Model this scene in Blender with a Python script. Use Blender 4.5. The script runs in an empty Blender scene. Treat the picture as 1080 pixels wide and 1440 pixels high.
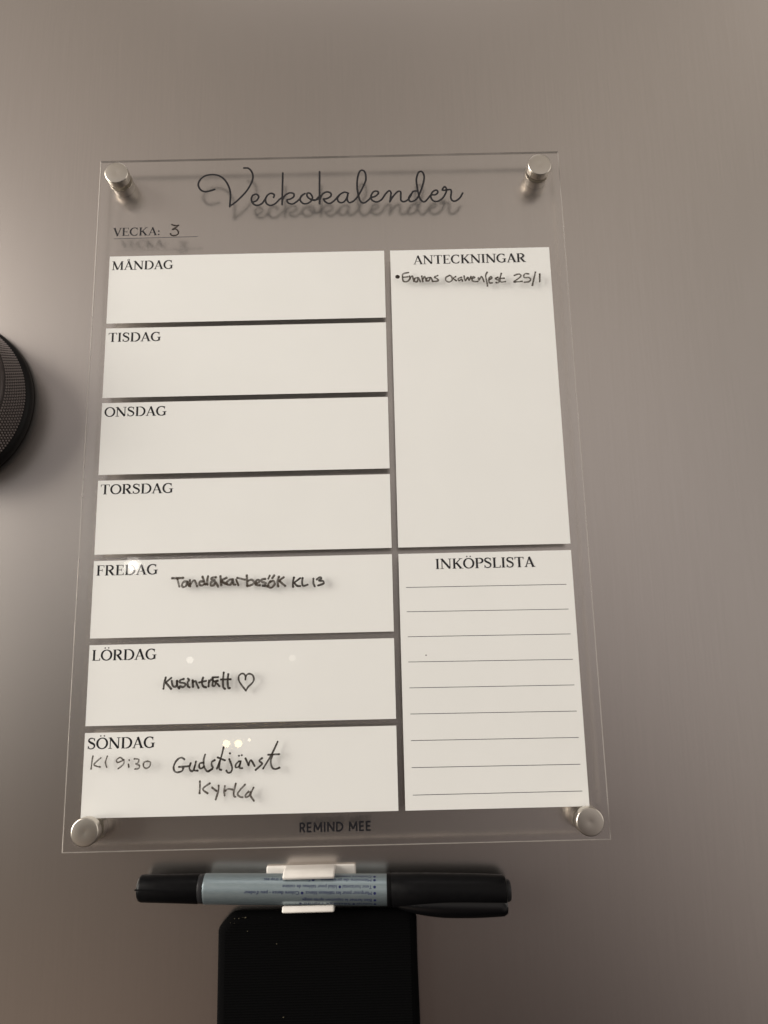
import bpy, bmesh, math, random
from mathutils import Matrix, Vector

random.seed(7)
R = math.radians
S = bpy.context.scene
COL = S.collection
BASE_Z = 1.20          # height of the board's lower edge above the floor, metres
DOOR = -6.9            # the steel door's face, mm behind the front of the acrylic


def V(x, y, z):
    """board millimetres (x right, y up, z out of the door) -> world metres"""
    return Vector((x * .001, -(z - DOOR) * .001, BASE_Z + y * .001))


# ---------------------------------------------------------------- camera
cam = bpy.data.cameras.new('camera')
cam.sensor_fit = 'VERTICAL'
cam.sensor_height = 36
cam.lens = 26.728
cam.clip_start = .01
cam.clip_end = 50
co = bpy.data.objects.new('camera', cam)
COL.objects.link(co)


def D(x, y, z):
    return Vector((x, -z, y))


cx, cy, cz = D(.99972752, -.02332568, -.00089232), D(-.02304524, -.98018147, -.19675669), D(.00371485, .19672365, -.98045194)
m = Matrix((cx, -cy, -cz)).transposed().to_4x4()
m.translation = V(124.891, 67.708, 309.451)
co.matrix_world = m
S.camera = co

# ---------------------------------------------------------------- light
S.view_settings.view_transform = 'Standard'
S.view_settings.look = 'None'
S.view_settings.exposure = 0
S.view_settings.gamma = 1
S.cycles.use_denoising = True
S.cycles.max_bounces = 12
S.cycles.transparent_max_bounces = 16
S.cycles.sample_clamp_indirect = 6

w = bpy.data.worlds.new('World')
S.world = w
w.use_nodes = True
AMBIENT = (0.0, 0.0, 0.0)
# broad soft patches of the dim room opposite the door: direction (sideways, up), colour
PATCHES = [
    (-1.2, -0.7, (0.039, 0.025, 0.016)),
    (-0.8, -0.7, (0.249, 0.211, 0.169)),
    (-0.4, -0.7, (0.148, 0.101, 0.081)),
    (0.8, -0.7, (0.065, 0.046, 0.048)),
    (1.2, -0.7, (0.195, 0.184, 0.168)),
    (0.4, -0.35, (0.014, 0.0, 0.0)),
    (0.8, -0.35, (0.136, 0.127, 0.109)),
    (1.2, -0.35, (0.161, 0.156, 0.141)),
    (0.4, 0.0, (0.31, 0.279, 0.267)),
    (0.8, 0.0, (0.04, 0.042, 0.044)),
    (-1.2, 0.35, (0.0, 0.0, 0.011)),
    (-0.8, 0.35, (0.03, 0.033, 0.045)),
    (-0.4, 0.35, (0.207, 0.197, 0.191)),
    (0.0, 0.35, (0.307, 0.288, 0.271)),
    (0.4, 0.35, (0.282, 0.257, 0.239)),
    (-1.2, 0.7, (0.016, 0.01, 0.014)),
    (-0.8, 0.7, (0.046, 0.032, 0.028)),
    (-0.4, 0.7, (0.122, 0.103, 0.086)),
    (0.0, 0.7, (0.053, 0.042, 0.032)),
    (0.4, 0.7, (0.15, 0.133, 0.114)),
    (-1.2, 1.1, (0.055, 0.045, 0.04)),
    (-0.8, 1.1, (0.084, 0.072, 0.061)),
    (-0.4, 1.1, (0.041, 0.033, 0.023)),
    (0.4, 1.1, (0.08, 0.07, 0.059)),
    (0.8, 1.1, (0.088, 0.078, 0.065)),
    (-1.2, 1.5, (0.132, 0.121, 0.108)),
    (-0.8, 1.5, (0.133, 0.124, 0.11)),
    (-0.4, 1.5, (0.02, 0.016, 0.014)),
    (0.4, 1.5, (0.05, 0.042, 0.039)),
    (0.8, 1.5, (0.147, 0.134, 0.121)),
    (1.2, 1.5, (0.116, 0.106, 0.094)),
]
SHARP = 22.0


def soft_room(ambient, patches):
    nt_ = w.node_tree
    tc_ = nt_.nodes.new('ShaderNodeTexCoord')
    acc = None
    for (px_, pz_, c_) in patches:
        d_ = Vector((px_, -1, pz_)).normalized()
        dot = nt_.nodes.new('ShaderNodeVectorMath')
        dot.operation = 'DOT_PRODUCT'
        dot.inputs[1].default_value = d_
        nt_.links.new(tc_.outputs['Generated'], dot.inputs[0])
        ma_ = nt_.nodes.new('ShaderNodeMath')
        ma_.operation = 'MULTIPLY_ADD'
        ma_.inputs[1].default_value = SHARP
        ma_.inputs[2].default_value = -SHARP
        nt_.links.new(dot.outputs['Value'], ma_.inputs[0])
        ex = nt_.nodes.new('ShaderNodeMath')
        ex.operation = 'EXPONENT'
        nt_.links.new(ma_.outputs[0], ex.inputs[0])
        sc_ = nt_.nodes.new('ShaderNodeVectorMath')
        sc_.operation = 'MULTIPLY_ADD'
        sc_.inputs[1].default_value = c_
        nt_.links.new(ex.outputs[0], sc_.inputs[0])
        if acc is None:
            sc_.inputs[2].default_value = ambient
        else:
            nt_.links.new(acc.outputs[0], sc_.inputs[2])
        acc = sc_
    bg = nt_.nodes['Background']
    if acc is None:
        bg.inputs[0].default_value = (*ambient, 1)
    else:
        nt_.links.new(acc.outputs[0], bg.inputs[0])
    bg.inputs[1].default_value = 1


soft_room(AMBIENT, PATCHES)


def area(name, loc, aim, sx, sy, watts, col=(1, .86, .72), shape='RECTANGLE', spread=180):
    l = bpy.data.lights.new(name, 'AREA')
    l.shape = shape
    l.size = sx
    l.size_y = sy
    l.energy = watts
    l.color = col
    l.spread = R(spread)
    o = bpy.data.objects.new(name, l)
    COL.objects.link(o)
    o.location = loc
    o.rotation_euler = (Vector(aim) - Vector(loc)).to_track_quat('-Z', 'Y').to_euler()
    return o


def room(dx, dy, dist):
    """a place in the room: sideways and up per metre of distance from the door"""
    c = V(105, 150, 0)
    return c + Vector((dx, -1, dy)) * dist


AIM = V(105, 120, 0)
ROOM = [  # added fill lights out of view, around the door: sideways, up, distance, width, height, watts, colour, aimed at the board
    ('fill_light', -2.4, 0.5, 1.1, 1.7, 2.2, 155.66, (1.0, 0.935, 0.844), 1),
    ('fill_light', 2.4, 0.5, 1.1, 1.7, 2.2, 19.97, (1.0, 0.939, 0.86), 1),
    ('fill_light', -1.7, 1.9, 1.1, 1.2, 1.0, 0.23, (1.0, 0.98, 0.905), 1),
    ('fill_light', 1.7, 1.9, 1.1, 1.2, 1.0, 1.1, (1.0, 0.915, 0.842), 1),
    ('fill_light', 0, 2.6, 1.0, 1.4, 1.0, 6.08, (1.0, 0.934, 0.888), 1),
]
for nm_, a_, b_, d_, sx_, sy_, w_, c_, aim_ in ROOM:
    p_ = room(a_, b_, d_)
    area(nm_, p_, AIM if aim_ else p_ + Vector((0, 1, 0)), sx_, sy_, w_, c_)


def lamp(name, bx, by, dist, rad, radiance, col):
    """a small round lamp in the room whose mirror image falls on the board at (bx, by) mm"""
    c = Vector((124.891, 67.708, -309.451))
    d = (Vector((bx, by, 0)) - c) / 309.451
    p = c + d * (dist * 1000)
    l = bpy.data.lights.new(name, 'POINT')
    l.shadow_soft_size = rad
    l.energy = radiance * 4 * math.pi * math.pi * rad * rad
    l.color = col
    o = bpy.data.objects.new(name, l)
    COL.objects.link(o)
    o.location = V(p.x, p.y, p.z)


lamp('table_lamp', 22.8, 109.8, 3.0, .019, 20, (1, .94, .86))
lamp('glare_halo', 22.8, 109.8, 3.1, .036, 5.5, (1, .94, .86))  # wider dim light added to give the glare a soft halo
lamp('spot_lamp', 47.1, 71.3, 3.4, .0155, 5.5, (1, .95, .85))
lamp('spot_lamp', 88.0, 71.2, 3.4, .015, 2.6, (1, .95, .85))
lamp('pendant_lamp', 62.2, 38.8, 3.0, .0135, 17, (1, .80, .42))
lamp('pendant_lamp', 66.9, 38.7, 3.0, .0145, 17, (1, .82, .42))
lamp('pendant_lamp', 71.2, 40.0, 3.0, .0055, 11, (1, .88, .66))

# ---------------------------------------------------------------- materials


def mat(name, col, rough=.5, metal=0., spec=.5, **kw):
    ma = bpy.data.materials.new(name)
    ma.use_nodes = True
    b = ma.node_tree.nodes['Principled BSDF']
    b.inputs['Base Color'].default_value = (*col, 1)
    b.inputs['Roughness'].default_value = rough
    b.inputs['Metallic'].default_value = metal
    b.inputs['Specular IOR Level'].default_value = spec
    for k, v in kw.items():
        b.inputs[k].default_value = v
    return ma


def N(ma, t, **kw):
    n = ma.node_tree.nodes.new(t)
    for k, v in kw.items():
        if k.startswith('i_'):
            n.inputs[k[2:]].default_value = v
        else:
            setattr(n, k, v)
    return n


def LK(ma, a, ao, b, bi):
    ma.node_tree.links.new(a.outputs[ao], b.inputs[bi])


def noise(ma, scale, stretch=(1, 1, 1), detail=3, rot=(0, 0, 0)):
    tc = N(ma, 'ShaderNodeTexCoord')
    mp = N(ma, 'ShaderNodeMapping')
    mp.inputs['Scale'].default_value = stretch
    mp.inputs['Rotation'].default_value = rot
    n = N(ma, 'ShaderNodeTexNoise')
    n.inputs['Scale'].default_value = scale
    n.inputs['Detail'].default_value = detail
    LK(ma, tc, 'Object', mp, 'Vector')
    LK(ma, mp, 'Vector', n, 'Vector')
    return n


def ranged(ma, src, out, lo, hi, fmin=.3, fmax=.7):
    r = N(ma, 'ShaderNodeMapRange')
    r.inputs['From Min'].default_value = fmin
    r.inputs['From Max'].default_value = fmax
    r.inputs['To Min'].default_value = lo
    r.inputs['To Max'].default_value = hi
    LK(ma, src, out, r, 'Value')
    return r


def colours(ma, src, out, a, b, fmin=.3, fmax=.7):
    r = N(ma, 'ShaderNodeValToRGB')
    r.color_ramp.elements[0].position = fmin
    r.color_ramp.elements[1].position = fmax
    r.color_ramp.elements[0].color = (*a, 1)
    r.color_ramp.elements[1].color = (*b, 1)
    LK(ma, src, out, r, 'Fac')
    return r


def bsdf(ma):
    return ma.node_tree.nodes['Principled BSDF']


def bump(ma, src, out, strength, dist):
    bp = N(ma, 'ShaderNodeBump')
    bp.inputs['Strength'].default_value = strength
    bp.inputs['Distance'].default_value = dist
    LK(ma, src, out, bp, 'Height')
    LK(ma, bp, 'Normal', bsdf(ma), 'Normal')
    return bp


# brushed stainless steel, grain running up and down
M_STEEL = mat('brushed_steel', (.565, .523, .492), .22, 1.0, Anisotropic=.35)
n1 = noise(M_STEEL, 60, (26, 26, .5), 3)
c1 = colours(M_STEEL, n1, 'Fac', (.556, .516, .486), (.576, .534, .504))
LK(M_STEEL, c1, 'Color', bsdf(M_STEEL), 'Base Color')
bsdf(M_STEEL).inputs['Roughness'].default_value = .27

# clear acrylic: front face reflects by Fresnel, the rest lets the light through
M_CLEAR = bpy.data.materials.new('clear_acrylic')
M_CLEAR.use_nodes = True
nt = M_CLEAR.node_tree
nt.nodes.remove(nt.nodes['Principled BSDF'])
out = nt.nodes['Material Output']
tr = N(M_CLEAR, 'ShaderNodeBsdfTransparent')
tr.inputs[0].default_value = (1, 1, 1, 1)
gl = N(M_CLEAR, 'ShaderNodeBsdfGlossy')
gl.inputs['Roughness'].default_value = .006
fr = N(M_CLEAR, 'ShaderNodeFresnel')
fr.inputs['IOR'].default_value = 1.49
mx = N(M_CLEAR, 'ShaderNodeMixShader')
geo = N(M_CLEAR, 'ShaderNodeNewGeometry')   # light leaving the sheet from inside is let straight through
fm_ = N(M_CLEAR, 'ShaderNodeMath', operation='MULTIPLY_ADD')
fm_.inputs[1].default_value = -1
fm_.inputs[2].default_value = 1
LK(M_CLEAR, geo, 'Backfacing', fm_, 0)
fx_ = N(M_CLEAR, 'ShaderNodeMath', operation='MULTIPLY')
LK(M_CLEAR, fr, 0, fx_, 0)
LK(M_CLEAR, fm_, 0, fx_, 1)
LK(M_CLEAR, fx_, 0, mx, 0)
LK(M_CLEAR, tr, 0, mx, 1)
LK(M_CLEAR, gl, 0, mx, 2)
# finger smears: a faint blurred second reflection
gl2 = N(M_CLEAR, 'ShaderNodeBsdfGlossy')
gl2.inputs['Roughness'].default_value = .095
mx2 = N(M_CLEAR, 'ShaderNodeMixShader')
n3 = noise(M_CLEAR, 14, (1, 1, 1), 4)
r3 = ranged(M_CLEAR, n3, 'Fac', .007, .015)
LK(M_CLEAR, r3, 'Result', mx2, 0)
LK(M_CLEAR, mx, 0, mx2, 1)
LK(M_CLEAR, gl2, 0, mx2, 2)
# and a trace of dust
df = N(M_CLEAR, 'ShaderNodeBsdfDiffuse')
df.inputs[0].default_value = (.8, .79, .77, 1)
mx3 = N(M_CLEAR, 'ShaderNodeMixShader')
r4 = ranged(M_CLEAR, n3, 'Fac', .006, .014)
LK(M_CLEAR, r4, 'Result', mx3, 0)
LK(M_CLEAR, mx2, 0, mx3, 1)
LK(M_CLEAR, df, 0, mx3, 2)
LK(M_CLEAR, mx3, 0, out, 'Surface')

M_BACK = bpy.data.materials.new('clear_acrylic_back')
M_BACK.use_nodes = True
nt = M_BACK.node_tree
nt.nodes.remove(nt.nodes['Principled BSDF'])
tr = N(M_BACK, 'ShaderNodeBsdfTransparent')
tr.inputs[0].default_value = (1, 1, 1, 1)
LK(M_BACK, tr, 0, nt.nodes['Material Output'], 'Surface')

# sheet edges, part clear; painted shade on top, painted light along sides and bottom


def edge_mat(name, col, lo, hi):
    ma = mat(name, col, .4, 0, .1)
    tr = N(ma, 'ShaderNodeBsdfTransparent')
    mx = N(ma, 'ShaderNodeMixShader')
    ne = noise(ma, 45, (1, 1, 1), 3)
    re = ranged(ma, ne, 'Fac', lo, hi)
    LK(ma, re, 'Result', mx, 0)
    LK(ma, tr, 0, mx, 1)
    LK(ma, bsdf(ma), 0, mx, 2)
    LK(ma, mx, 0, ma.node_tree.nodes['Material Output'], 'Surface')
    return ma


M_EDGE_TOP = edge_mat('acrylic_edge_shaded', (.05, .045, .04), .35, .65)
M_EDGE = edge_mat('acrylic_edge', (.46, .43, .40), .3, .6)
M_EDGE_LOW = edge_mat('acrylic_edge_lit', (.62, .58, .54), .45, .85)

M_WHITE = mat('white_print', (.80, .80, .79), .55, 0, .3)
nw = noise(M_WHITE, 30, (1, 1, 1), 3)
cw = colours(M_WHITE, nw, 'Fac', (.812, .816, .798), (.832, .836, .818))
LK(M_WHITE, cw, 'Color', bsdf(M_WHITE), 'Base Color')
M_INK = mat('black_print', (.006, .006, .009), .6, 0, .04)
M_RULE = mat('ruled_print', (.03, .034, .042), .6, 0, .05)


def ink(name, col, lo, hi):
    ma = mat(name, col, .55, 0, .12)
    tr = N(ma, 'ShaderNodeBsdfTransparent')
    mx = N(ma, 'ShaderNodeMixShader')
    nn = noise(ma, 700, (1, 1, 1), 3)
    rr = ranged(ma, nn, 'Fac', lo, hi)
    LK(ma, rr, 'Result', mx, 0)
    LK(ma, tr, 0, mx, 1)
    LK(ma, bsdf(ma), 0, mx, 2)
    LK(ma, mx, 0, ma.node_tree.nodes['Material Output'], 'Surface')
    return ma


M_MARK = ink('marker_ink', (.055, .042, .032), .70, .97)
M_MARKB = ink('marker_ink_dense', (.026, .020, .016), .82, .99)
M_NICKEL = mat('satin_nickel', (.63, .59, .53), .31, 1.0)
nk = noise(M_NICKEL, 900, (1, 1, 1), 2)
bump(M_NICKEL, nk, 'Fac', .12, .00003)
M_BLACK = mat('black_plastic', (.004, .004, .0045), .34, 0, .11)
nb = noise(M_BLACK, 400, (1, 1, 1), 4)
rb = ranged(M_BLACK, nb, 'Fac', .28, .44)
LK(M_BLACK, rb, 'Result', bsdf(M_BLACK), 'Roughness')
M_CLIPB = mat('glossy_black_plastic', (.004, .004, .0045), .2, 0, .35)
M_SMOKE = mat('smoked_plastic', (.022, .022, .024), .35, 0, .15)
M_SLEEVE = mat('silver_sleeve', (.38, .455, .49), .36, .68, .5)
ns = noise(M_SLEEVE, 300, (1, 6, 6), 3)
cs = colours(M_SLEEVE, ns, 'Fac', (.27, .335, .365), (.31, .375, .405))
LK(M_SLEEVE, cs, 'Color', bsdf(M_SLEEVE), 'Base Color')
M_BLUE = mat('blue_print', (.012, .018, .085), .45, 0, .4)
M_CLIP = mat('white_plastic', (.74, .71, .67), .38, 0, .5)
npl = noise(M_CLIP, 200, (1, 1, 1), 4)
cpl = colours(M_CLIP, npl, 'Fac', (.70, .67, .63), (.76, .73, .69))
LK(M_CLIP, cpl, 'Color', bsdf(M_CLIP), 'Base Color')
M_FABRIC = mat('black_webbing', (.0022, .0022, .0024), .9, 0, .04)
nf = noise(M_FABRIC, 500, (.35, .35, 2.2), 3)
bump(M_FABRIC, nf, 'Fac', .5, .0002)
M_GUN = mat('gunmetal', (.045, .037, .036), .5, .5)
ng = noise(M_GUN, 800, (1, 1, 1), 2)
bump(M_GUN, ng, 'Fac', .15, .00004)
M_DOTS = mat('pale_knurl', (.31, .27, .26), .5, .5)  # dots in a paler metal than the grip
M_RIM = mat('black_rubber', (.006, .0055, .0055), .5, 0, .15)
M_FACE = mat('brown_metal_face', (.06, .048, .046), .45, .5)
M_CRUMB = mat('crumb', (.10, .085, .05), .8)

# ---------------------------------------------------------------- builders


def root(name, origin, label, cat):
    o = bpy.data.objects.new(name, None)
    o.empty_display_size = .01
    COL.objects.link(o)
    o.location = V(*origin)
    o['origin'] = origin
    o['label'] = label
    o['category'] = cat
    return o


def part(name, parent, verts, faces, mats, smooth=False, label=None, fm=None, bev=0, segs=2, uporigin=None):
    """verts in board mm; the object sits under its parent (at the thing's origin)"""
    top = parent
    while top is not None and top.parent is not None:
        top = top.parent
    org = V(*top['origin']) if top is not None else V(*(uporigin or (0, 0, 0)))
    me = bpy.data.meshes.new(name)
    me.from_pydata([tuple(V(*v) - org) for v in verts], [], faces)
    for mm_ in (mats if isinstance(mats, (list, tuple)) else [mats]):
        me.materials.append(mm_)
    if fm:
        for pl, k in zip(me.polygons, fm):
            pl.material_index = k
    me.validate()
    bm = bmesh.new()
    bm.from_mesh(me)
    if bev:
        bmesh.ops.recalc_face_normals(bm, faces=bm.faces[:])
        ed = [e for e in bm.edges if len(e.link_faces) == 2 and e.calc_face_angle(0) > .6]
        bmesh.ops.bevel(bm, geom=ed, offset=bev * .001, segments=segs, affect='EDGES', profile=.5)
    bm.to_mesh(me)
    bm.free()
    if smooth:
        me.polygons.foreach_set('use_smooth', [True] * len(me.polygons))
        try:
            me.set_sharp_from_angle(angle=R(38))
        except Exception:
            pass
    o = bpy.data.objects.new(name, me)
    COL.objects.link(o)
    if parent is not None:
        o.parent = parent
    else:
        o.location = org
    if label:
        o['label'] = label
    return o


def box(x0, x1, y0, y1, z0, z1):
    v = [(x0, y0, z0), (x1, y0, z0), (x1, y1, z0), (x0, y1, z0), (x0, y0, z1), (x1, y0, z1), (x1, y1, z1), (x0, y1, z1)]
    f = [(3, 2, 1, 0), (4, 5, 6, 7), (0, 1, 5, 4), (1, 2, 6, 5), (2, 3, 7, 6), (3, 0, 4, 7)]
    return v, f


def merge(*vf):
    V_, F_ = [], []
    for v, f in vf:
        n = len(V_)
        V_ += list(v)
        F_ += [tuple(i + n for i in q) for q in f]
    return V_, F_


def lathe_z(cx_, cy_, prof, n=64):
    """profile of (r, z) turned about the axis through (cx, cy), pointing out of the door"""
    v, f = [], []
    for r, z in prof:
        for k in range(n):
            a = 2 * math.pi * k / n
            v.append((cx_ + r * math.cos(a), cy_ + r * math.sin(a), z))
    for i in range(len(prof) - 1):
        for k in range(n):
            a, b_ = i * n + k, i * n + (k + 1) % n
            f.append((a, b_, b_ + n, a + n))
    f.append(tuple(range((len(prof) - 1) * n, len(prof) * n)))
    f.append(tuple(reversed(range(n))))
    return v, f


def smooth_line(pts, sub=6):
    if len(pts) < 3:
        return [tuple(q) for q in pts]
    P = [pts[0]] + list(pts) + [pts[-1]]
    o = []
    for i in range(1, len(P) - 2):
        a, b_, c, d = P[i - 1], P[i], P[i + 1], P[i + 2]
        for k in range(sub):
            t = k / sub
            o.append(tuple(.5 * (2 * b_[j] + (c[j] - a[j]) * t + (2 * a[j] - 5 * b_[j] + 4 * c[j] - d[j]) * t * t + (3 * b_[j] - a[j] - 3 * c[j] + d[j]) * t ** 3) for j in (0, 1)))
    o.append(tuple(pts[-1]))
    return o


def ribbon(pts, wid, z):
    """a flat ribbon along pts, wid = full width (number or one per point)"""
    n = len(pts)
    ws = wid if isinstance(wid, (list, tuple)) else [wid] * n
    v = []
    for i in range(n):
        a, b_ = pts[max(0, i - 1)], pts[min(n - 1, i + 1)]
        dx, dy = b_[0] - a[0], b_[1] - a[1]
        L = math.hypot(dx, dy) or 1
        nx, ny = -dy / L * ws[i] / 2, dx / L * ws[i] / 2
        v += [(pts[i][0] + nx, pts[i][1] + ny, z), (pts[i][0] - nx, pts[i][1] - ny, z)]
    f = [(2 * i + 1, 2 * i + 3, 2 * i + 2, 2 * i) for i in range(n - 1)]
    return v, f


def disc(x, y, r, z, n=12):
    return [(x + r * math.cos(2 * math.pi * k / n), y + r * math.sin(2 * math.pi * k / n), z) for k in range(n)], [tuple(range(n))]


def pen_strokes(strokes, wid, z, dz=.0012, vary=.0, caps=True, sub=6):
    bits = []
    for s in strokes:
        pts = smooth_line(s, sub)
        ph = random.uniform(0, 6)
        ws = [wid * (1 + vary * math.sin(ph + i * .55)) for i in range(len(pts))]
        bits.append(ribbon(pts, ws, z))
        z += dz
        if caps:
            for q, ww in ((pts[0], ws[0]), (pts[-1], ws[-1])):
                bits.append(disc(q[0], q[1], ww / 2 * (1 + vary), z))
                z += dz
    return merge(*bits)


# ---- serif capitals, drawn as ribbons in a box one unit high
TH, TK = .075, .168


def arc(cx_, cy_, rx, ry, a0, a1, n=22, th=TH, tk=TK):
    pts, ws = [], []
    for i in range(n + 1):
        a = R(a0 + (a1 - a0) * i / n)
        pts.append((cx_ + rx * math.cos(a), cy_ + ry * math.sin(a)))
        ws.append(th + (tk - th) * abs(math.cos(a)) ** 1.4)
    return pts, ws


def bar(x0, y0, x1, y1, w_):
    return [(x0, y0), (x1, y1)], [w_, w_]


def stem(x, y0=0., y1=1.):
    return bar(x, y0, x, y1, TK)


def serif(x, y, half=.13):
    yy = .022 if y == 0 else .978
    s = 1 if y == 0 else -1
    return [bar(x - half, yy, x + half, yy, .044), ([(x, yy + s * .02), (x, yy + s * .085)], [half * 1.45, TK * .95])]


def glyph(c):
    g = []
    if c == 'I':
        g = [stem(.17)] + serif(.17, 0) + serif(.17, 1); adv = .35
    elif c == 'T':
        g = [stem(.35), bar(.03, .975, .67, .975, .05), ([(.05, .98), (.045, .76)], [.075, .03]), ([(.65, .98), (.655, .76)], [.075, .03])] + serif(.35, 0); adv = .70
    elif c in 'EFL':
        g = [stem(.16)] + serif(.16, 0, .12)
        if c == 'L':
            g += serif(.16, 1) + [bar(.16, .025, .57, .025, .05), ([(.57, .01), (.59, .24)], [.085, .03])]; adv = .62
        else:
            g += [bar(.04, .975, .56, .975, .05), ([(.545, .99), (.56, .77)], [.08, .03]), bar(.16, .51, .44, .51, .05), bar(.44, .39, .44, .63, .04)]
            adv = .59
            if c == 'E':
                g += [bar(.16, .025, .58, .025, .05), ([(.575, .01), (.60, .24)], [.085, .03])]; adv = .65
    elif c == 'D':
        g = [stem(.16), bar(.04, .975, .38, .975, .05), bar(.04, .025, .38, .025, .05), arc(.36, .5, .365, .475, 90, -90)]; adv = .80
    elif c in 'OÖ':
        g = [arc(.42, .5, .345, .475, 0, 360, 40)]; adv = .84
        if c == 'Ö':
            g += [('dot', .30, 1.17, .068), ('dot', .55, 1.17, .068)]
    elif c == 'N':
        g = [bar(.13, .02, .13, .97, TH), bar(.11, .985, .70, .03, TK * 1.02), bar(.71, .02, .71, .98, TH), bar(.0, .978, .16, .978, .044), bar(.58, .978, .84, .978, .044), bar(.0, .022, .26, .022, .044)]; adv = .85
    elif c == 'M':
        g = [bar(.13, .02, .15, .97, TH), bar(.15, .985, .48, .03, TK), bar(.48, .02, .80, .97, TH), bar(.82, .0, .82, 1., TK), bar(.02, .978, .18, .978, .044), bar(.78, .978, .95, .978, .044), bar(.01, .022, .25, .022, .044)] + serif(.82, 0, .13); adv = .98
    elif c in 'AÅ':
        g = [bar(.10, .02, .37, .96, TH), bar(.36, 1.0, .65, .01, TK), bar(.19, .335, .54, .335, .044), bar(.0, .022, .21, .022, .044), bar(.52, .022, .79, .022, .044)]; adv = .76
        if c == 'Å':
            g += [arc(.36, 1.12, .085, .085, 0, 360, 20, .045, .05)]
    elif c == 'V':
        g = [bar(.11, .99, .40, .0, TK), bar(.39, .03, .64, .98, TH), bar(-.01, .978, .25, .978, .044), bar(.52, .978, .75, .978, .044)]; adv = .72
    elif c in 'CG':
        g = [arc(.42, .5, .345, .475, 48, 312, 30), ([(.655, .98), (.645, .70)], [.05, .035])]; adv = .76
        if c == 'G':
            g += [bar(.66, .05, .66, .42, TK * .9), bar(.50, .43, .80, .43, .044)]; adv = .82
        else:
            g += [([(.64, .17), (.70, .28)], [.05, .03])]
    elif c == 'S':
        pts = [(.50, .74), (.47, .88), (.40, .95), (.29, .975), (.16, .93), (.10, .80), (.13, .68), (.26, .57), (.40, .48), (.49, .37), (.50, .22), (.42, .08), (.27, .025), (.14, .07), (.07, .26)]
        p2 = smooth_line(pts, 3)
        ws = [.065 + .105 * math.exp(-((i / (len(p2) - 1) - .52) / .24) ** 2) for i in range(len(p2))]
        g = [(p2, ws), ([(.505, .98), (.50, .70)], [.05, .03]), ([(.06, .02), (.065, .30)], [.05, .03])]; adv = .60
    elif c == 'K':
        g = [stem(.16), bar(.20, .42, .62, .97, TH), bar(.31, .58, .65, .02, TK), bar(.50, .978, .76, .978, .044), bar(.50, .022, .82, .022, .044)] + serif(.16, 0) + serif(.16, 1); adv = .78
    elif c in 'PR':
        g = [stem(.16), bar(.04, .975, .34, .975, .05), arc(.33, .735, .25, .24, 90, -90, 16), bar(.16, .495, .34, .495, .05)] + serif(.16, 0); adv = .64
        if c == 'R':
            g += [bar(.34, .50, .62, .03, TK), bar(.56, .022, .78, .022, .044)]; adv = .75
    elif c == ':':
        g = [('dot', .13, .09, .095), ('dot', .13, .50, .095)]; adv = .28
    else:
        adv = .3
    return g, adv


def glyph_sans(c):
    w_ = .18
    g = []
    if c == 'R':
        g = [bar(.12, 0, .12, 1, w_), bar(.12, .93, .32, .93, w_), arc(.31, .69, .19, .24, 90, -90, 14, w_, w_), bar(.12, .45, .32, .45, w_), bar(.30, .45, .54, 0, w_)]; adv = .66
    elif c == 'E':
        g = [bar(.12, 0, .12, 1, w_), bar(.12, .93, .50, .93, w_), bar(.12, .5, .47, .5, w_), bar(.12, .07, .50, .07, w_)]; adv = .62
    elif c == 'M':
        g = [bar(.12, 0, .15, 1, w_), bar(.15, .95, .46, .22, w_), bar(.46, .22, .77, .95, w_), bar(.77, 1, .80, 0, w_)]; adv = .96
    elif c == 'I':
        g = [bar(.12, 0, .12, 1, w_)]; adv = .30
    elif c == 'N':
        g = [bar(.12, 0, .12, 1, w_), bar(.12, .95, .66, .05, w_), bar(.66, 0, .66, 1, w_)]; adv = .82
    elif c == 'D':
        g = [bar(.12, 0, .12, 1, w_), bar(.12, .93, .30, .93, w_), bar(.12, .07, .30, .07, w_), arc(.28, .5, .38, .43, 90, -90, 18, w_, w_)]; adv = .80
    else:
        adv = .36
    return g, adv


def lettering(text, x0, base, x1, h, z, fn, track=.02):
    total, items = 0, []
    for c in text:
        g, adv = fn(c)
        items.append((g, total))
        total += adv + track
    sx = (x1 - x0) / (total - track)
    bits = []
    for g, off in items:
        for q in g:
            if q[0] == 'dot':
                bits.append(disc(x0 + (off + q[1]) * sx, base + q[2] * h, q[3] * h, z))
            else:
                pts = [(x0 + (off + a) * sx, base + b_ * h) for a, b_ in q[0]]
                bits.append(ribbon(pts, [k * (sx + h) / 2 for k in q[1]], z))
            z += .0012
    return merge(*bits)

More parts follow.
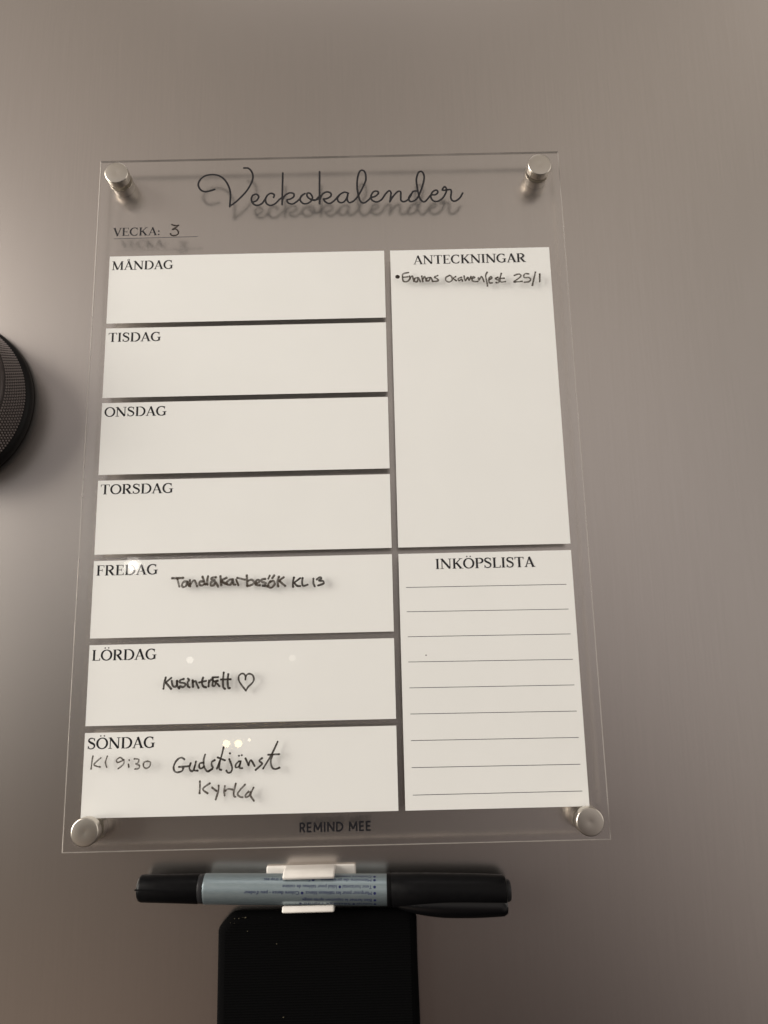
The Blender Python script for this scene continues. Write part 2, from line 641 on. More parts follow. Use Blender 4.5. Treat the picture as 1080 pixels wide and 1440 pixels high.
TITLE = [[[52.24,282.29],[50.45,281.67],[48.06,281.19],[46.08,282.01],[44.83,284.05],[44.87,286.07],[46.09,288.06],[48.17,289.46],[51.48,289.86],[54.52,288.97],[56.82,286.96],[58.37,284.23],[59.32,281.19],[59.52,278.51],[59.3,273.35]],[[59.3,273.68],[61.37,275.13],[64.03,277.73],[66.98,281.34],[69.04,285.32],[69.67,288.34],[68.98,291.06],[67.45,292.73],[65.48,292.91]],[[70.05,275.45],[71.54,276.25],[72.42,278.06],[71.36,279.36],[69.71,278.8],[69.08,276.81],[69.91,274.62],[71.71,273.68],[73.8,274.53],[75.28,276.66],[76.32,278.64],[77.96,279.67],[79.47,278.9],[79.18,277.57]],[[76.32,278.64],[75.49,276.65],[76.05,274.48],[77.85,273.54],[79.94,274.38],[81.73,276.34],[82.93,277.31]],[[83.34,289.91],[83.21,282.83],[83.09,273.81]],[[83.23,276.14],[84.42,278.44],[86.52,279.66],[88.33,279.19],[88.33,277.68],[86.83,276.55],[85.33,276.09],[85.93,274.57],[87.73,274.03],[89.52,274.99],[91.18,276.61],[91.93,277.93],[93.43,279.16]],[[93.43,279.16],[91.78,277.93],[91.32,275.94],[92.52,274.25],[94.32,274.04],[96.12,275.16],[96.88,277.14],[95.83,279.17],[94.48,279.21],[94.63,277.53],[96.12,276.16],[97.92,275.62],[99.72,276.41]],[[100.23,290.11],[100.15,282.42],[100.12,273.8]],[[97.08,275.87],[98.52,275.96],[99.97,277.6]],[[100.14,275.6],[101.42,278.57],[103.41,279.73],[105.21,279.08],[105.19,277.48],[103.38,276.32],[101.94,276.16],[103.01,274.53],[104.8,273.89],[106.79,275.24],[108.25,277.01],[109.52,278.38],[111.52,279.41],[113.31,278.81]],[[109.52,278.38],[108.24,276.2],[109.12,274.38],[110.91,274.34],[112.38,276.11],[113.02,278.29]],[[113.02,278.29],[112.73,275.5],[113.79,274.07],[115.78,275.02],[117.69,277.38],[119.85,281.55],[121.37,285.55],[121.08,289.21],[119.83,290.46],[118.55,289.67],[117.59,286.45],[117.33,282.01],[117.81,277.98],[118.65,274.76],[120.25,273.72],[122.25,275.07],[123.55,276.64]],[[123.54,276.44],[125.53,276.99],[127.01,278.56],[126.31,279.58],[124.68,279.22],[123.55,277.04],[124.05,275.03],[126.19,274.1],[128.38,275.32],[130.24,278.08],[131.9,279.65],[132.71,278.63],[132.55,276.82],[132.12,274.03]],[[132.13,274.23],[133.82,276.99],[135.86,279.15],[137.12,278.92],[137.13,276.71],[137.18,274.71],[138.42,273.96],[140.24,274.84],[141.75,277.01],[142.71,278.91],[144.34,279.23]],[[141.95,277.8],[140.82,276.03],[140.95,274.42],[142.01,273.92],[143.84,274.75],[145.35,276.92],[147.32,282.1],[148.11,286.12],[147.54,288.57],[146.47,289.21],[145.35,288.22],[144.52,284.99],[144.76,280.95],[145.36,277.32],[146.18,274.7],[147.76,273.66],[149.43,275.22],[150.94,276.99],[152.92,277.14],[154.12,278.39],[153.37,279.46],[151.71,278.57],[150.81,276.39],[151.56,274.37],[153.52,273.68],[156.1,275.26],[157.83,278.23],[158.08,280.03],[157.22,281.06],[156.19,279.47],[157.88,279.35],[159.87,279.58],[160.25,278.17],[159.9,275.77],[160.44,274.08],[161.97,273.72],[164.02,275.27],[165.38,277.64]]]
HAND = {"fredag_tand":[[[39.03,104.25],[43.43,104.28]],[[41.07,104.16],[42.03,100.81]],[[45.3,102.77],[43.8,102.7],[43.08,101.53],[43.54,100.56],[44.71,100.96],[45.42,102.55],[45.99,101.03]],[[46.25,103.29],[46.43,100.81]],[[46.51,101.67],[47.66,103.04],[48.41,102.8],[49.22,100.74]],[[51.85,102.62],[50.46,102.65],[50.16,101.58],[51.14,101.02],[52.2,101.53]],[[51.38,104.57],[52.52,101.53],[52.95,101.52]],[[53.63,104.73],[53.35,102.8],[53.49,101.29]],[[56.86,104.22],[55.36,104.15],[55.05,103.51],[56.46,103.05],[54.97,102.33],[54.78,101.04],[56.07,101.01],[56.69,102.29],[57.8,100.44]],[[58.68,104.61],[59.07,100.94]],[[61.17,103.91],[59.25,102.98]],[[59.15,102.45],[61.43,101.32]],[[59.16,102.23],[60.67,101.55]],[[63.76,103.2],[62.36,103.12],[61.31,101.96],[61.75,101.09],[63.04,101.28],[63.76,102.98],[64.11,101.25],[64.86,101.02]],[[65.15,103.06],[66.05,100.78]],[[65.57,103.8],[68.81,102.97]],[[69.43,104.68],[69.7,100.37]],[[69.78,102.41],[71.39,102.91],[72.36,101.92],[71.62,100.86],[69.91,100.37]],[[73.12,101.37],[74.3,101.66],[74.61,102.51],[73.54,102.65],[72.9,101.48],[73.56,100.6],[74.84,100.57]],[[76.97,103.1],[75.47,102.82],[75.69,101.95],[77.2,101.38],[76.77,100.53],[75.7,100.34],[78.06,100.07]],[[79.12,101.98],[78.27,100.92],[78.71,99.62],[79.78,99.6],[80.85,100.86],[80.41,102.16],[79.12,101.98]],[[78.79,104.36],[78.26,103.18]],[[80.61,104.42],[79.87,103.36]],[[82.55,103.84],[82.02,102.12],[82.24,99.97]],[[84.49,103.57],[82.56,102.22]],[[82.88,102.0],[85.14,100.01]]],
"fredag_kl":[[[88.68,103.37],[88.25,101.33],[88.36,99.61]],[[91.26,103.09],[88.68,101.22]],[[88.89,101.1],[89.97,100.0],[91.25,99.87]],[[92.22,103.07],[92.0,101.03],[92.54,99.94],[94.26,100.33]],[[96.63,102.75],[96.62,100.92],[97.15,99.62]],[[98.02,102.4],[99.21,103.23],[99.85,102.68],[98.88,101.95],[100.49,101.69],[100.69,100.61],[98.54,99.91]]],
"lordag":[[[37.7,64.72],[37.22,62.5],[36.93,60.36]],[[39.9,64.49],[37.85,62.84]],[[37.86,62.66],[39.94,60.29]],[[40.12,63.32],[40.54,61.53],[41.38,60.97],[42.19,61.67],[42.23,63.28]],[[42.23,63.1],[42.38,61.31],[43.14,60.4]],[[44.86,63.93],[43.5,63.51],[43.34,62.71],[45.18,62.31],[45.57,61.59],[44.68,60.81],[43.39,61.19],[43.22,60.57]],[[46.51,64.07],[46.98,63.52],[46.46,62.64],[46.59,61.21],[47.24,60.66]],[[48.45,63.31],[48.61,60.89]],[[48.56,62.59],[49.56,63.02],[50.14,61.84],[50.81,60.4]],[[52.55,64.29],[52.13,62.51],[52.72,60.89],[53.83,60.5]],[[51.04,62.44],[53.77,63.01]],[[54.92,63.16],[54.79,60.84]],[[54.93,62.44],[55.83,63.5],[56.57,63.12]],[[56.36,64.29],[58.56,64.33]],[[56.36,64.2],[56.76,62.76],[58.4,62.99]],[[56.57,62.76],[56.42,61.16],[57.34,61.14],[57.67,62.74]],[[58.24,61.83],[59.08,60.83]],[[60.72,66.07],[60.51,63.03],[60.64,60.52],[61.3,59.8]],[[62.57,65.4],[62.34,62.63],[62.66,60.12],[63.21,60.02]],[[59.67,63.41],[63.52,63.41]]],
"heart":[[[69.38,63.18],[69.46,64.25]],[[69.46,64.34],[68.81,65.34],[67.71,65.46],[66.71,64.5],[66.82,62.88],[67.76,61.25],[69.62,58.89]],[[69.62,58.89],[70.7,60.47],[72.33,62.04],[72.77,63.46],[72.11,64.91],[70.82,65.39],[69.91,64.96],[69.46,64.25]]],
"klocka":[[[10.27,35.35],[10.0,33.14],[9.83,30.57]],[[13.38,34.66],[10.94,32.38],[11.61,31.63],[13.3,31.22]],[[15.92,35.21],[15.26,33.02],[15.87,31.04]],[[22.28,33.59],[20.95,34.61],[19.58,33.65],[20.01,32.78],[21.78,33.36],[22.4,33.83],[22.34,32.12],[20.37,30.45]],[[24.46,33.59],[24.51,33.54]],[[24.27,31.95],[24.44,30.97]],[[26.49,33.98],[28.17,33.7],[27.96,32.48],[27.08,32.13],[28.52,31.48],[28.3,30.39],[26.91,30.17]],[[31.53,33.01],[30.27,32.42],[30.2,30.95],[31.38,30.31],[32.63,31.14],[32.7,32.61],[31.53,33.01]]],
"gudstjanst":[[[45.98,33.34],[44.94,33.95],[43.51,33.49],[42.33,31.95],[41.87,30.19],[42.53,28.81],[43.86,28.58],[45.28,29.14],[45.66,30.11]],[[44.01,30.54],[47.9,30.74]],[[48.48,31.8],[48.02,30.05],[48.77,28.86],[49.77,29.42],[50.52,32.35]],[[50.15,30.78],[49.88,29.22],[51.22,29.0]],[[53.5,31.88],[52.17,31.72],[51.79,30.55],[52.43,29.75],[53.64,30.31]],[[54.05,34.92],[53.48,32.67],[53.85,30.31],[55.11,28.61],[56.94,29.45]],[[57.79,32.77],[56.68,32.01],[56.7,30.83],[57.13,29.84],[55.52,28.7]],[[61.19,37.42],[60.33,33.89],[58.78,29.61]],[[59.0,33.72],[61.79,32.58]],[[59.95,32.52],[59.58,30.57],[59.7,29.39],[60.42,29.08]],[[63.5,32.96],[64.64,29.9],[64.23,28.25],[63.04,27.97],[62.48,28.71]],[[63.68,35.19],[63.73,35.11]],[[67.33,32.14],[66.15,31.12],[66.06,29.87],[67.36,30.26],[67.98,32.12]],[[67.98,32.12],[67.47,29.84],[68.56,29.5]],[[67.21,34.19],[67.28,34.16]],[[68.32,34.37],[68.37,34.35]],[[69.82,33.12],[71.05,30.59]],[[71.05,30.59],[71.91,32.45],[73.35,30.22]],[[76.26,33.08],[75.18,32.16],[76.28,31.09],[75.63,30.27],[73.8,28.76]],[[82.35,39.13],[79.96,34.35],[76.73,29.21]],[[78.65,34.28],[82.91,34.39]],[[80.4,34.34],[79.65,31.85],[80.21,29.54],[81.52,28.89],[83.04,29.37]]],
"kyrka":[[[52.24,25.0],[52.29,22.69],[52.21,20.64]],[[56.08,24.18],[53.45,22.18],[55.27,20.57]],[[57.01,22.58],[58.69,21.34]],[[59.54,23.25],[59.45,21.32],[58.49,18.2]],[[61.96,23.08],[61.74,21.26],[61.9,19.57]],[[62.12,21.26],[63.26,21.96],[64.92,21.67]],[[66.16,23.83],[65.44,20.69],[65.59,19.24],[66.1,18.99]],[[69.73,23.38],[66.97,20.3],[67.88,18.95],[68.9,18.8]],[[71.16,20.8],[70.03,19.62],[70.17,18.77],[71.44,19.35],[72.06,20.78]],[[73.06,22.21],[71.94,19.58],[73.24,17.38]]],
"note":[[[139.39,237.71],[136.97,237.05],[136.79,234.68],[137.3,233.48],[138.83,233.44],[139.96,234.6]],[[136.92,235.51],[139.12,235.69]],[[139.89,236.03],[139.96,234.6]],[[140.19,235.07],[141.09,236.0],[141.67,233.38]],[[143.47,235.23],[142.15,234.79],[142.1,233.36],[143.19,233.34],[143.69,235.23],[144.5,233.31]],[[145.25,235.9],[145.59,233.28]],[[145.63,234.23],[146.55,235.63],[147.13,233.48]],[[148.93,235.1],[147.62,234.89],[147.35,233.6],[148.45,233.69],[149.16,235.21],[149.96,233.3]],[[152.36,235.97],[150.91,235.17],[152.39,234.07],[152.15,233.36],[150.18,233.17]],[[157.61,235.91],[156.05,235.04],[155.85,233.54],[157.21,232.76],[158.63,233.63],[158.42,235.29],[157.61,235.91]],[[160.21,235.25],[159.21,234.37],[160.41,233.29]],[[162.83,234.88],[161.42,234.31],[161.65,233.26],[162.79,233.98],[163.17,233.07]],[[163.96,235.46],[164.42,233.19],[165.6,234.82],[166.08,233.3],[166.99,235.08]],[[167.22,234.03],[168.63,234.59],[167.82,235.06],[167.46,233.27],[168.54,232.64],[169.93,232.76]],[[170.28,234.4],[170.51,233.35],[171.7,234.97],[172.69,232.54]],[[174.29,237.02],[173.51,235.23],[173.93,232.51],[174.1,230.41]],[[174.94,233.39],[176.22,234.11],[175.85,234.87],[174.82,233.69],[175.14,231.88],[176.25,231.86]],[[178.87,234.5],[177.73,233.77],[179.35,232.98],[179.02,231.94],[178.05,231.96]],[[180.49,236.27],[179.81,233.88],[180.14,232.22],[182.08,232.32]],[[179.4,233.89],[181.62,233.98]],[[186.25,235.16],[187.86,235.79],[189.06,235.38],[188.65,234.25],[185.9,232.13],[187.47,232.09],[189.49,232.24]],[[192.59,235.77],[191.2,235.9],[190.35,234.97],[190.73,234.01],[192.48,234.06],[193.31,233.19],[192.54,232.07],[190.43,231.83]],[[195.62,236.56],[193.91,230.24]],[[197.48,235.56],[197.25,231.96]]],
"bullet":[[[134.35,235.8],[134.7,235.77]]],
"three":[[[33.78,263.74],[35.22,263.19],[36.87,263.3]],[[36.87,263.28],[35.72,262.26],[34.21,261.36]],[[34.27,261.32],[35.86,261.35],[36.84,260.15],[36.65,258.86],[35.02,258.22],[33.71,258.54],[33.43,259.19]]]}
LABELS = {"MÅNDAG": [7.33, 243.16, 34.56, 4.28], "TISDAG": [7.13, 208.87, 30.29, 4.37], "ONSDAG": [7.05, 174.63, 33.84, 4.27], "TORSDAG": [7.09, 140.5, 37.79, 4.25], "FREDAG": [7.05, 106.28, 32.53, 4.18], "LÖRDAG": [7.04, 71.95, 33.18, 4.24], "SÖNDAG": [7.25, 37.78, 33.82, 4.15], "ANTECKNINGAR": [141.87, 242.76, 192.09, 4.46], "INKÖPSLISTA": [146.63, 105.74, 187.63, 4.15], "VECKA:": [6.89, 259.85, 28.26, 4.45], "REMIND MEE": [90.43, 5.08, 118.52, 3.54]}
RULES = [[134.36, 98.46, 200.13, 98.22], [134.35, 88.56, 200.25, 88.12], [134.52, 78.51, 200.36, 78.11], [134.4, 68.5, 200.56, 68.03], [134.56, 58.35, 200.46, 57.97], [134.62, 48.25, 200.63, 47.84], [134.58, 38.1, 200.7, 37.77], [134.54, 27.92, 200.58, 27.66], [134.67, 17.71, 200.63, 17.69]]

# ================================================================ the steel door
v, f = box(-420, 620, -420, 780, DOOR - 40, DOOR)
door = part('fridge_door', None, v, f, M_STEEL, bev=4, segs=4, smooth=True, uporigin=(100, -420, DOOR - 20))
door['label'] = 'brushed stainless steel door behind the clear planner board'
door['category'] = 'fridge door'

# ================================================================ the planner board
board = root('weekly_planner_board', (105, 0, -2), 'clear acrylic weekly planner with white day panels and four round magnets', 'planner board')

x0, x1, y0, y1, c = 0, 210, 0, 297, .5
v = [(x0 + c, y0 + c, 0), (x1 - c, y0 + c, 0), (x1 - c, y1 - c, 0), (x0 + c, y1 - c, 0),
     (x0, y0, -c), (x1, y0, -c), (x1, y1, -c), (x0, y1, -c),
     (x0, y0, -1.95), (x1, y0, -1.95), (x1, y1, -1.95), (x0, y1, -1.95)]
f = [(0, 1, 2, 3)]
for i in range(4):
    j = (i + 1) % 4
    f.append((4 + i, 4 + j, j, i))
    f.append((8 + i, 8 + j, 4 + j, 4 + i))
f.append((11, 10, 9, 8))
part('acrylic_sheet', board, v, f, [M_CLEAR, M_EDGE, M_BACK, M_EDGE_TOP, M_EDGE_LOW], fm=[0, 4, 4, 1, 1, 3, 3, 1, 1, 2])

ZP, ZT = -2.0, -1.985
DAYS = [('MÅNDAG', 249.78, 217.55), ('TISDAG', 215.25, 183.16), ('ONSDAG', 180.80, 148.97), ('TORSDAG', 146.45, 115.00), ('FREDAG', 112.35, 80.80), ('LÖRDAG', 78.10, 46.55), ('SÖNDAG', 43.95, 12.05)]
day_panels = {}
for nm, ya, yb in DAYS:
    v, f = box(5.95, 128.9, yb, ya, ZP - .06, ZP)
    p = part('day_panel', board, v, f, M_WHITE, label='white panel headed %s' % nm)
    a, bb, e, h = LABELS[nm]
    v, f = lettering(nm, 7.1, bb, e, 4.22, ZT, glyph)
    part('printed_heading', p, v, f, M_INK, label='black serif heading %s' % nm)
    day_panels[nm] = p
v, f = box(131.6, 203.0, 115.05, 249.75, ZP - .06, ZP)
notes = part('notes_panel', board, v, f, M_WHITE, label='tall white panel headed ANTECKNINGAR')
a, bb, e, h = LABELS['ANTECKNINGAR']
v, f = lettering('ANTECKNINGAR', a, bb, e, 4.25, ZT, glyph)
part('printed_heading', notes, v, f, M_INK, label='black serif heading ANTECKNINGAR')
v, f = box(131.6, 203.0, 12.05, 112.35, ZP - .06, ZP)
shop = part('shopping_list_panel', board, v, f, M_WHITE, label='white panel headed INKÖPSLISTA with nine ruled lines')
a, bb, e, h = LABELS['INKÖPSLISTA']
v, f = lettering('INKÖPSLISTA', a, bb, e, 4.2, ZT, glyph)
part('printed_heading', shop, v, f, M_INK, label='black serif heading INKÖPSLISTA')
for k, (a, ya, bb, yb) in enumerate(RULES):
    v, f = ribbon([(a, ya), (bb, yb)], .24, ZT)
    part('ruled_line', shop, v, f, M_RULE)

v, f = pen_strokes(TITLE, .88, ZT, sub=8)
part('title_lettering', board, v, f, M_INK, label='black script title Veckokalender')
a, bb, e, h = LABELS['VECKA:']
v, f = lettering('VECKA:', a, bb, e, 4.0, ZT, glyph)
wk = part('week_heading', board, v, f, M_INK, label='black serif heading VECKA:')
v, f = ribbon([(7.35, 258.5), (45.2, 258.75)], .26, ZT)
part('underline', wk, v, f, M_RULE)
a, bb, e, h = LABELS['REMIND MEE']
v, f = lettering('REMIND MEE', a, bb, e, 3.55, ZT, glyph_sans)
part('brand_lettering', board, v, f, M_INK, label='black capitals REMIND MEE')

for key, wd, ma, lb in (('fredag_tand', .92, M_MARK, 'handwritten Tandläkarbesök in smudgy marker'), ('fredag_kl', .85, M_MARKB, 'handwritten KL 13 in dark marker'),
                        ('lordag', .86, M_MARKB, 'handwritten Kusinträtt in dark marker'), ('heart', .72, M_MARKB, 'hand-drawn heart'),
                        ('klocka', .62, M_MARK, 'handwritten Kl 9:30'), ('gudstjanst', .74, M_MARKB, 'handwritten Gudstjänst'),
                        ('kyrka', .74, M_MARK, 'handwritten Kyrka'), ('note', .74, M_MARK, 'handwritten note Enanas ocawenfest 25/1'),
                        ('bullet', 1.8, M_MARKB, 'round marker bullet before the note'), ('three', .72, M_MARKB, 'handwritten number 3')):
    v, f = pen_strokes(HAND[key], wd, .02, vary=.10 if key != 'bullet' else 0)
    part('handwriting', board, v, f, ma, label=lb)
v, f = disc(141.5, 71.0, .28, .02)
part('ink_speck', board, v, f, M_MARKB)

# magnets through the corners: turned cap in front, spacer behind
for k, (mx_, my_) in enumerate([(9.1, 287.8), (200.0, 287.3), (9.9, 8.1), (201.4, 7.4)]):
    v, f = lathe_z(mx_, my_, [(5.1, .03), (5.25, .2), (5.25, 3.55), (5.18, 3.80), (5.0, 3.95), (4.8, 4.0), (1.0, 4.0), (.6, 3.97), (.1, 3.96)], 72)
    s = part('standoff_magnet', board, v, f, M_NICKEL, smooth=True)
    v, f = lathe_z(mx_, my_, [(5.35, -2.06), (5.4, -2.2), (5.4, -2.75), (5.25, -2.95), (4.95, -3.05), (4.95, DOOR + .02)], 64)
    part('spacer', s, list(v), [tuple(reversed(q)) for q in f], M_NICKEL, smooth=True)

# ================================================================ the marker
AX = lambda x: -12.95 - .028 * (x - 30)      # height of the pen's axis
PZ = .15


def lathe_x(prof, n=48, yc=AX, zc=PZ):
    v, f = [], []
    for x, r in prof:
        for k in range(n):
            a = 2 * math.pi * k / n
            v.append((x, yc(x) + r * math.sin(a), zc + r * math.cos(a)))
    for i in range(len(prof) - 1):
        for k in range(n):
            a, b_ = i * n + k, i * n + (k + 1) % n
            f.append((a + n, b_ + n, b_, a))
    f.append(tuple(range(n)))
    f.append(tuple(reversed(range((len(prof) - 1) * n, len(prof) * n))))
    return v, f


pen = root('marker_pen', (100, -20.5, 0), 'black capped whiteboard marker with a silver-blue printed barrel held in the white clip', 'marker')
v, f = lathe_x([(55.2, 5.3), (55.3, 5.34), (56, 5.35), (123.4, 5.5), (123.8, 5.45)])
sleeve = part('printed_barrel', pen, v, f, M_SLEEVE, smooth=True)
v, f = lathe_x([(52.9, 4.9), (53.2, 5.1), (55.0, 5.15), (55.3, 5.0)])
part('collar', pen, v, f, M_SMOKE, smooth=True)
v, f = lathe_x([(30.2, .6), (30.25, 3.9), (30.7, 4.5), (31.6, 4.8), (40, 4.95), (52.6, 5.22), (52.95, 5.1)])
capa = part('end_cap', pen, v, f, M_BLACK, smooth=True, label='short black cap at the left end')
th = R(8)
rv = []
for x, rr in ((29.7, 4.4), (30.0, 4.95), (44.5, 5.15), (46.3, 4.9)):
    for da in (-.055, .055):
        for r_ in (rr, 4.2):
            rv.append((x, AX(x) + r_ * math.sin(th + da), PZ + r_ * math.cos(th + da)))
rf = []
for i in range(3):
    b_ = i * 4
    rf += [(b_, b_ + 4, b_ + 6, b_ + 2), (b_ + 1, b_ + 5, b_ + 4, b_), (b_ + 2, b_ + 6, b_ + 7, b_ + 3)]
rf += [(0, 2, 3, 1), (12, 13, 15, 14)]
part('ridge', capa, rv, rf, M_BLACK, bev=.12)
v, f = lathe_x([(123.7, 5.3), (123.8, 5.75), (124.3, 5.85), (125.0, 5.85), (125.2, 5.7), (125.5, 5.7), (125.7, 5.85), (140, 5.95), (160, 5.75), (167.4, 5.5), (168.3, 5.2), (168.6, 4.7)])
capb = part('cap', pen, v, f, M_BLACK, smooth=True, label='long black cap with a clip at the right end')
v, f = lathe_x([(168.4, 4.0), (169.6, 3.9), (170.2, 3.5), (170.4, 2.6)])
part('end_plug', capb, v, f, M_SMOKE, smooth=True)
# leaf-shaped clip on the underside of the long cap
v, f = [], []
n, K = 30, 20
for i in range(n + 1):
    t = i / n
    x = 127.6 + 41 * t
    e = max(.03, math.sin(math.pi * min(1, t * .93 + .03)) ** .62) if t < .55 else max(.55, 1 - .9 * (t - .55) ** 2)
    if i == n:
        e *= .8
    yc = AX(x) - 4.7 - .3 * e
    for k in range(K):
        a = 2 * math.pi * k / K
        v.append((x, yc + 4.1 * e * math.sin(a), PZ + 2.0 + 3.6 * e * math.cos(a)))
for i in range(n):
    for k in range(K):
        a, b_ = i * K + k, i * K + (k + 1) % K
        f.append((a + K, b_ + K, b_, a))
f += [tuple(range(K)), tuple(reversed(range(n * K, n * K + K)))]
part('clip', capb, v, f, M_CLIPB, smooth=True)

# small print, upside down, wrapped round the barrel
RP = 5.52


def wrap_text(text, xs, xe, th_):
    cu = bpy.data.curves.new('t', 'FONT')
    cu.body = text
    cu.size = 1.0
    cu.resolution_u = 2
    to = bpy.data.objects.new('t', cu)
    COL.objects.link(to)
    me = bpy.data.meshes.new_from_object(to.evaluated_get(bpy.context.evaluated_depsgraph_get()))
    vs = [tuple(q.co) for q in me.vertices]
    fs = [tuple(q.vertices) for q in me.polygons]
    bpy.data.objects.remove(to)
    bpy.data.curves.remove(cu)
    wmax = max(q[0] for q in vs)
    sc = (xs - xe) / wmax
    out = []
    for a, b_, _ in vs:
        x = xs - a * sc
        t = R(th_) - (b_ - .35) * 1.75 / RP
        out.append((x, AX(x) + RP * math.sin(t), PZ + RP * math.cos(t)))
    return out, fs


def dot_on(x, th_, r=.5):
    o = []
    for k in range(14):
        a = 2 * math.pi * k / 14
        t = R(th_) + r * math.sin(a) / RP
        o.append((x + r * math.cos(a), AX(x) + (RP + .01) * math.sin(t), PZ + (RP + .01) * math.cos(t)))
    return o, [tuple(range(14))]


def px(p):
    return 124.9 + (p - 549.5) * .2635


bits = []
for th_, items in ((67, [('Couleurs intenses', 524, 470), (528,)]), (50, [('Mémoire de présence', 524, 452), (528,), (441,), ('Encre sans odeur trop sec', 437, 371)]),
                   (24, [('Tenir horizontal', 524, 483), (528,), (479,), ('Idéal pour tableau de cuisine', 475, 398)]),
                   (2, [('Marqueur pour les tableaux blancs', 524, 431), (528,), (426,), ("Colore dense - peu d'odeur", 422, 344)]),
                   (-25, [('Bien fermer le capuchon après usage', 524, 426), (528,)]), (-46, [(528,), ('Conserver à plat', 524, 502), (498,), ('Séchage rapide', 494, 428), (423,)])):
    for it in items:
        if len(it) == 1:
            bits.append(dot_on(px(it[0]), th_))
        else:
            bits.append(wrap_text(it[0], px(it[1]), px(it[2]), th_))
v, f = merge(*bits)
part('small_print', sleeve, v, f, M_BLUE, label='dark blue upside-down small print')

# ================================================================ the white clip that holds the marker
clip = root('marker_holder', (94.6, -21.2, DOOR), 'white plastic pen clip on the steel door gripping the marker barrel', 'pen holder')
v, f = box(77.4, 111.9, -21.4, -7.6, DOOR + .02, DOOR + 1.7)
part('back_plate', clip, v, f, M_CLIP, bev=.7, segs=4, smooth=True)


def hook(name, a0, a1, flare, xa, xb):
    ax = AX((xa + xb) / 2)
    ri, ro = 5.72, 7.35
    inner, outer = [], []
    sgn = 1 if a0 > 0 else -1
    # straight leg from the plate, then the curve round the barrel
    pts = [(DOOR + 1.4, 0)]
    n_ = 14
    prof_i = [(ax + sgn * ri, DOOR + 1.5)] + [(ax + ri * math.sin(R(a0 + (a1 - a0) * i / n_)), PZ + ri * math.cos(R(a0 + (a1 - a0) * i / n_))) for i in range(n_ + 1)]
    prof_o = [(ax + sgn * ro, DOOR + 1.5)] + [(ax + (ro + flare * i / n_) * math.sin(R(a0 + (a1 - a0) * i / n_)), PZ + (ro + flare * i / n_) * math.cos(R(a0 + (a1 - a0) * i / n_))) for i in range(n_ + 1)]
    m_ = len(prof_i)
    v_, f_ = [], []
    for x in (xa, xb):
        v_ += [(x, q[0], q[1]) for q in prof_i] + [(x, q[0], q[1]) for q in prof_o]
    for i in range(m_ - 1):
        a, b_ = i, i + 1
        f_ += [(a, b_, b_ + m_, a + m_), (2 * m_ + a, 2 * m_ + a + m_, 2 * m_ + b_ + m_, 2 * m_ + b_), (a, a + 2 * m_, b_ + 2 * m_, b_), (a + m_, b_ + m_, b_ + 3 * m_, a + 3 * m_)]
    f_ += [(0, m_, 3 * m_, 2 * m_), (m_ - 1, 3 * m_ - 1, 4 * m_ - 1, 2 * m_ - 1)]
    return part(name, clip, v_, f_, M_CLIP, bev=.62, segs=4, smooth=True)


hook('hook', 90, 48, .1, 84.9, 104.3)
hook('hook', -90, -52, .9, 84.7, 104.1)

# ================================================================ black webbing below
outline = [(59.6, -150), (59.6, -29.6), (60.0, -28.3), (61.0, -26.9), (63.8, -24.0), (65.3, -23.1), (67.0, -22.9), (131.5, -23.3), (133.2, -23.7), (134.3, -24.8), (134.8, -26.5), (134.7, -40), (135.1, -70), (135.2, -150)]
v, f = [], []
prof = [(0.9, DOOR + .05), (.15, DOOR + 1.0), (0, DOOR + 2.6), (.4, DOOR + 3.8), (1.4, DOOR + 4.6), (3.0, DOOR + 4.9)]
ccx = 97.3
n = len(outline)
for ins, z in prof:
    for (x, y) in outline:
        dx = ins if x < ccx else -ins
        v.append((x + dx, y - (ins if y > -140 else 0), z))
for i in range(len(prof) - 1):
    for k in range(n):
        a, b_ = i * n + k, i * n + (k + 1) % n
        f.append((a, b_, b_ + n, a + n))
f += [tuple(reversed(range((len(prof) - 1) * n, len(prof) * n))), tuple(range(n))]
strap = root('webbing_strap', (97.3, -150, DOOR), 'black woven strap with cut upper corner below the marker', 'strap')
part('webbing', strap, v, [tuple(reversed(q)) for q in f], M_FABRIC, smooth=True)
# cross ribs of the weave, raised along the band
bits = []
y = -27.2
while y > -68:
    xa = 60.6 if y < -30 else 60.6 + (y + 30) * 1.0
    zz = DOOR + 4.86
    bits.append(([(xa + 1.9, y, zz), (132.2, y, zz), (132.2, y + .30, zz + .16), (xa + 1.9, y + .30, zz + .16), (132.2, y + .62, zz), (xa + 1.9, y + .62, zz)], [(0, 1, 2, 3), (3, 2, 4, 5)]))
    y -= .9
v, f = merge(*bits)
o = part('weave_ribs', strap, v, f, M_FABRIC)
o['kind'] = 'stuff'
bits = []
for (x, y, r_) in ((70.3, -24.6, .42), (67.7, -24.9, .26), (66.1, -24.9, .2), (64.6, -26.3, .16), (66.0, -26.5, .12), (71.0, -29.4, .2), (82.0, -34.0, .22), (84.6, -58.8, .3), (69.2, -24.5, .15)):
    z0_ = DOOR + 5.1
    nv = []
    for k in range(5):
        a = 2 * math.pi * k / 5 + x
        nv.append((x + r_ * math.cos(a) * random.uniform(.6, 1.3), y + r_ * math.sin(a) * random.uniform(.5, .9), z0_))
    nv.append((x, y, z0_ + r_ * .8))
    bits.append((nv, [(k, (k + 1) % 5, 5) for k in range(5)]))
v, f = merge(*bits)
o = part('crumbs', None, v, f, M_CRUMB, uporigin=(70, -25, DOOR + 5))
o['kind'] = 'stuff'
o['label'] = 'tiny pale crumbs caught on the black strap'
o['category'] = 'crumbs'

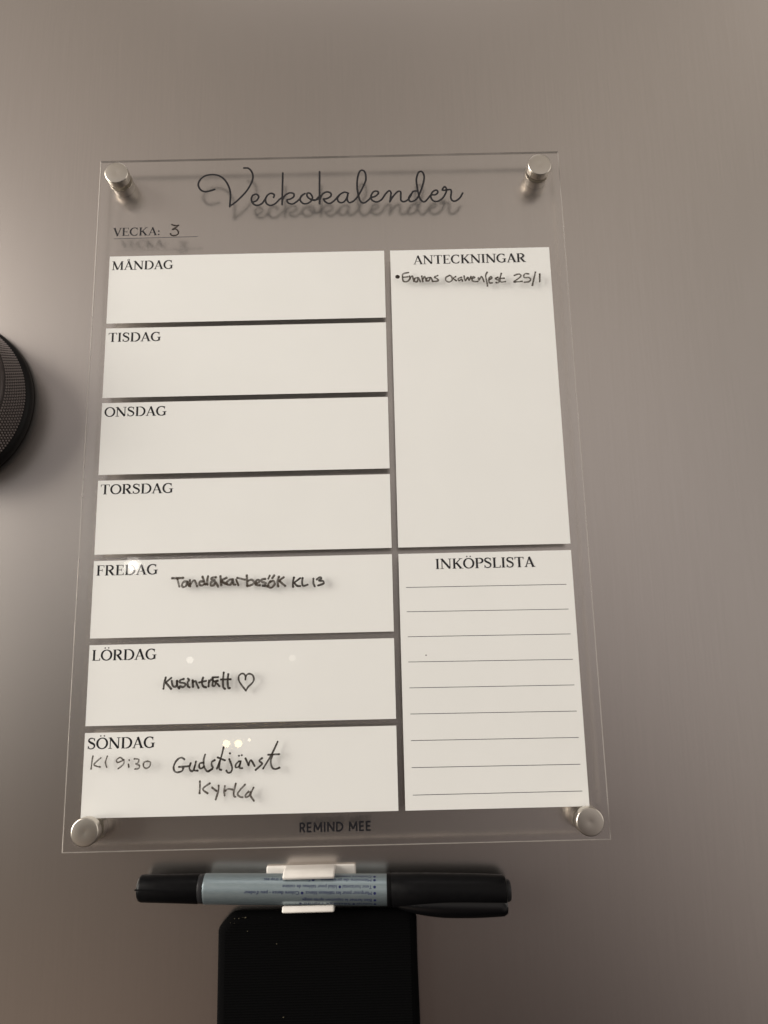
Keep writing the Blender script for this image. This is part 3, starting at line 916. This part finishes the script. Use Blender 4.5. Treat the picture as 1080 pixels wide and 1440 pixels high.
# ================================================================ knurled knob at the left
KX, KY = -63.9, 183.3
knob = root('knurled_knob', (KX, KY, DOOR), 'round dark knob with knurled grip cropped by the left edge', 'knob')
v, f = lathe_z(KX, KY, [(37.4, DOOR + .02), (38.3, DOOR + .5), (38.6, DOOR + 1.6), (38.6, DOOR + 3.4), (38.1, DOOR + 4.4), (37.2, DOOR + 5.2), (36.6, DOOR + 5.6), (30, DOOR + 5.7)], 160)
part('base_ring', knob, v, f, M_RIM, smooth=True)
zb, zt, rb_, rt_ = DOOR + 5.3, 13.4, 36.9, 35.3
v, f = lathe_z(KX, KY, [(rb_ - .4, zb), (rb_, zb + .4), (rt_, zt - .2), (rt_ - .5, zt)], 160)
grip = part('grip', knob, v, f, M_GUN, smooth=True)
bits = []
NC, NR = 176, 9
for j in range(NR):
    z = zb + 1.1 + (zt - zb - 2.0) * j / (NR - 1)
    rr = rb_ + (rt_ - rb_) * (z - zb) / (zt - zb)
    hz, ha = .62, math.pi / NC * .78
    for k in range(NC):
        a = 2 * math.pi * (k + .5 * (j % 2)) / NC
        if math.cos(a) < -.2:
            continue

        def P(aa, z_, r_):
            return (KX + r_ * math.cos(aa), KY + r_ * math.sin(aa), z_)
        b0, b1, b2, b3 = P(a - ha, z, rr), P(a, z - hz, rr + .02), P(a + ha, z, rr), P(a, z + hz, rr - .02)
        q = .42
        t0, t1, t2, t3 = P(a - ha * q, z, rr + .5), P(a, z - hz * q, rr + .5), P(a + ha * q, z, rr + .5), P(a, z + hz * q, rr + .5)
        bits.append(([b0, b1, b2, b3, t0, t1, t2, t3], [(0, 1, 5, 4), (1, 2, 6, 5), (2, 3, 7, 6), (3, 0, 4, 7), (4, 5, 6, 7)]))
v, f = merge(*bits)
part('knurling', grip, v, f, M_DOTS)['kind'] = 'stuff'
v, f = lathe_z(KX, KY, [(35.0, zt - .3), (35.0, zt + .5), (34.6, zt + 1.3), (33.6, zt + 1.8), (32.4, zt + 1.9), (32.2, zt + 1.5), (31.6, zt + 1.5), (31.4, zt + 1.9), (30.0, zt + 1.9), (29.8, zt + 1.2), (10, zt + 1.2), (1, zt + 1.2)], 160)
part('face_plate', knob, v, f, M_FACE, smooth=True)
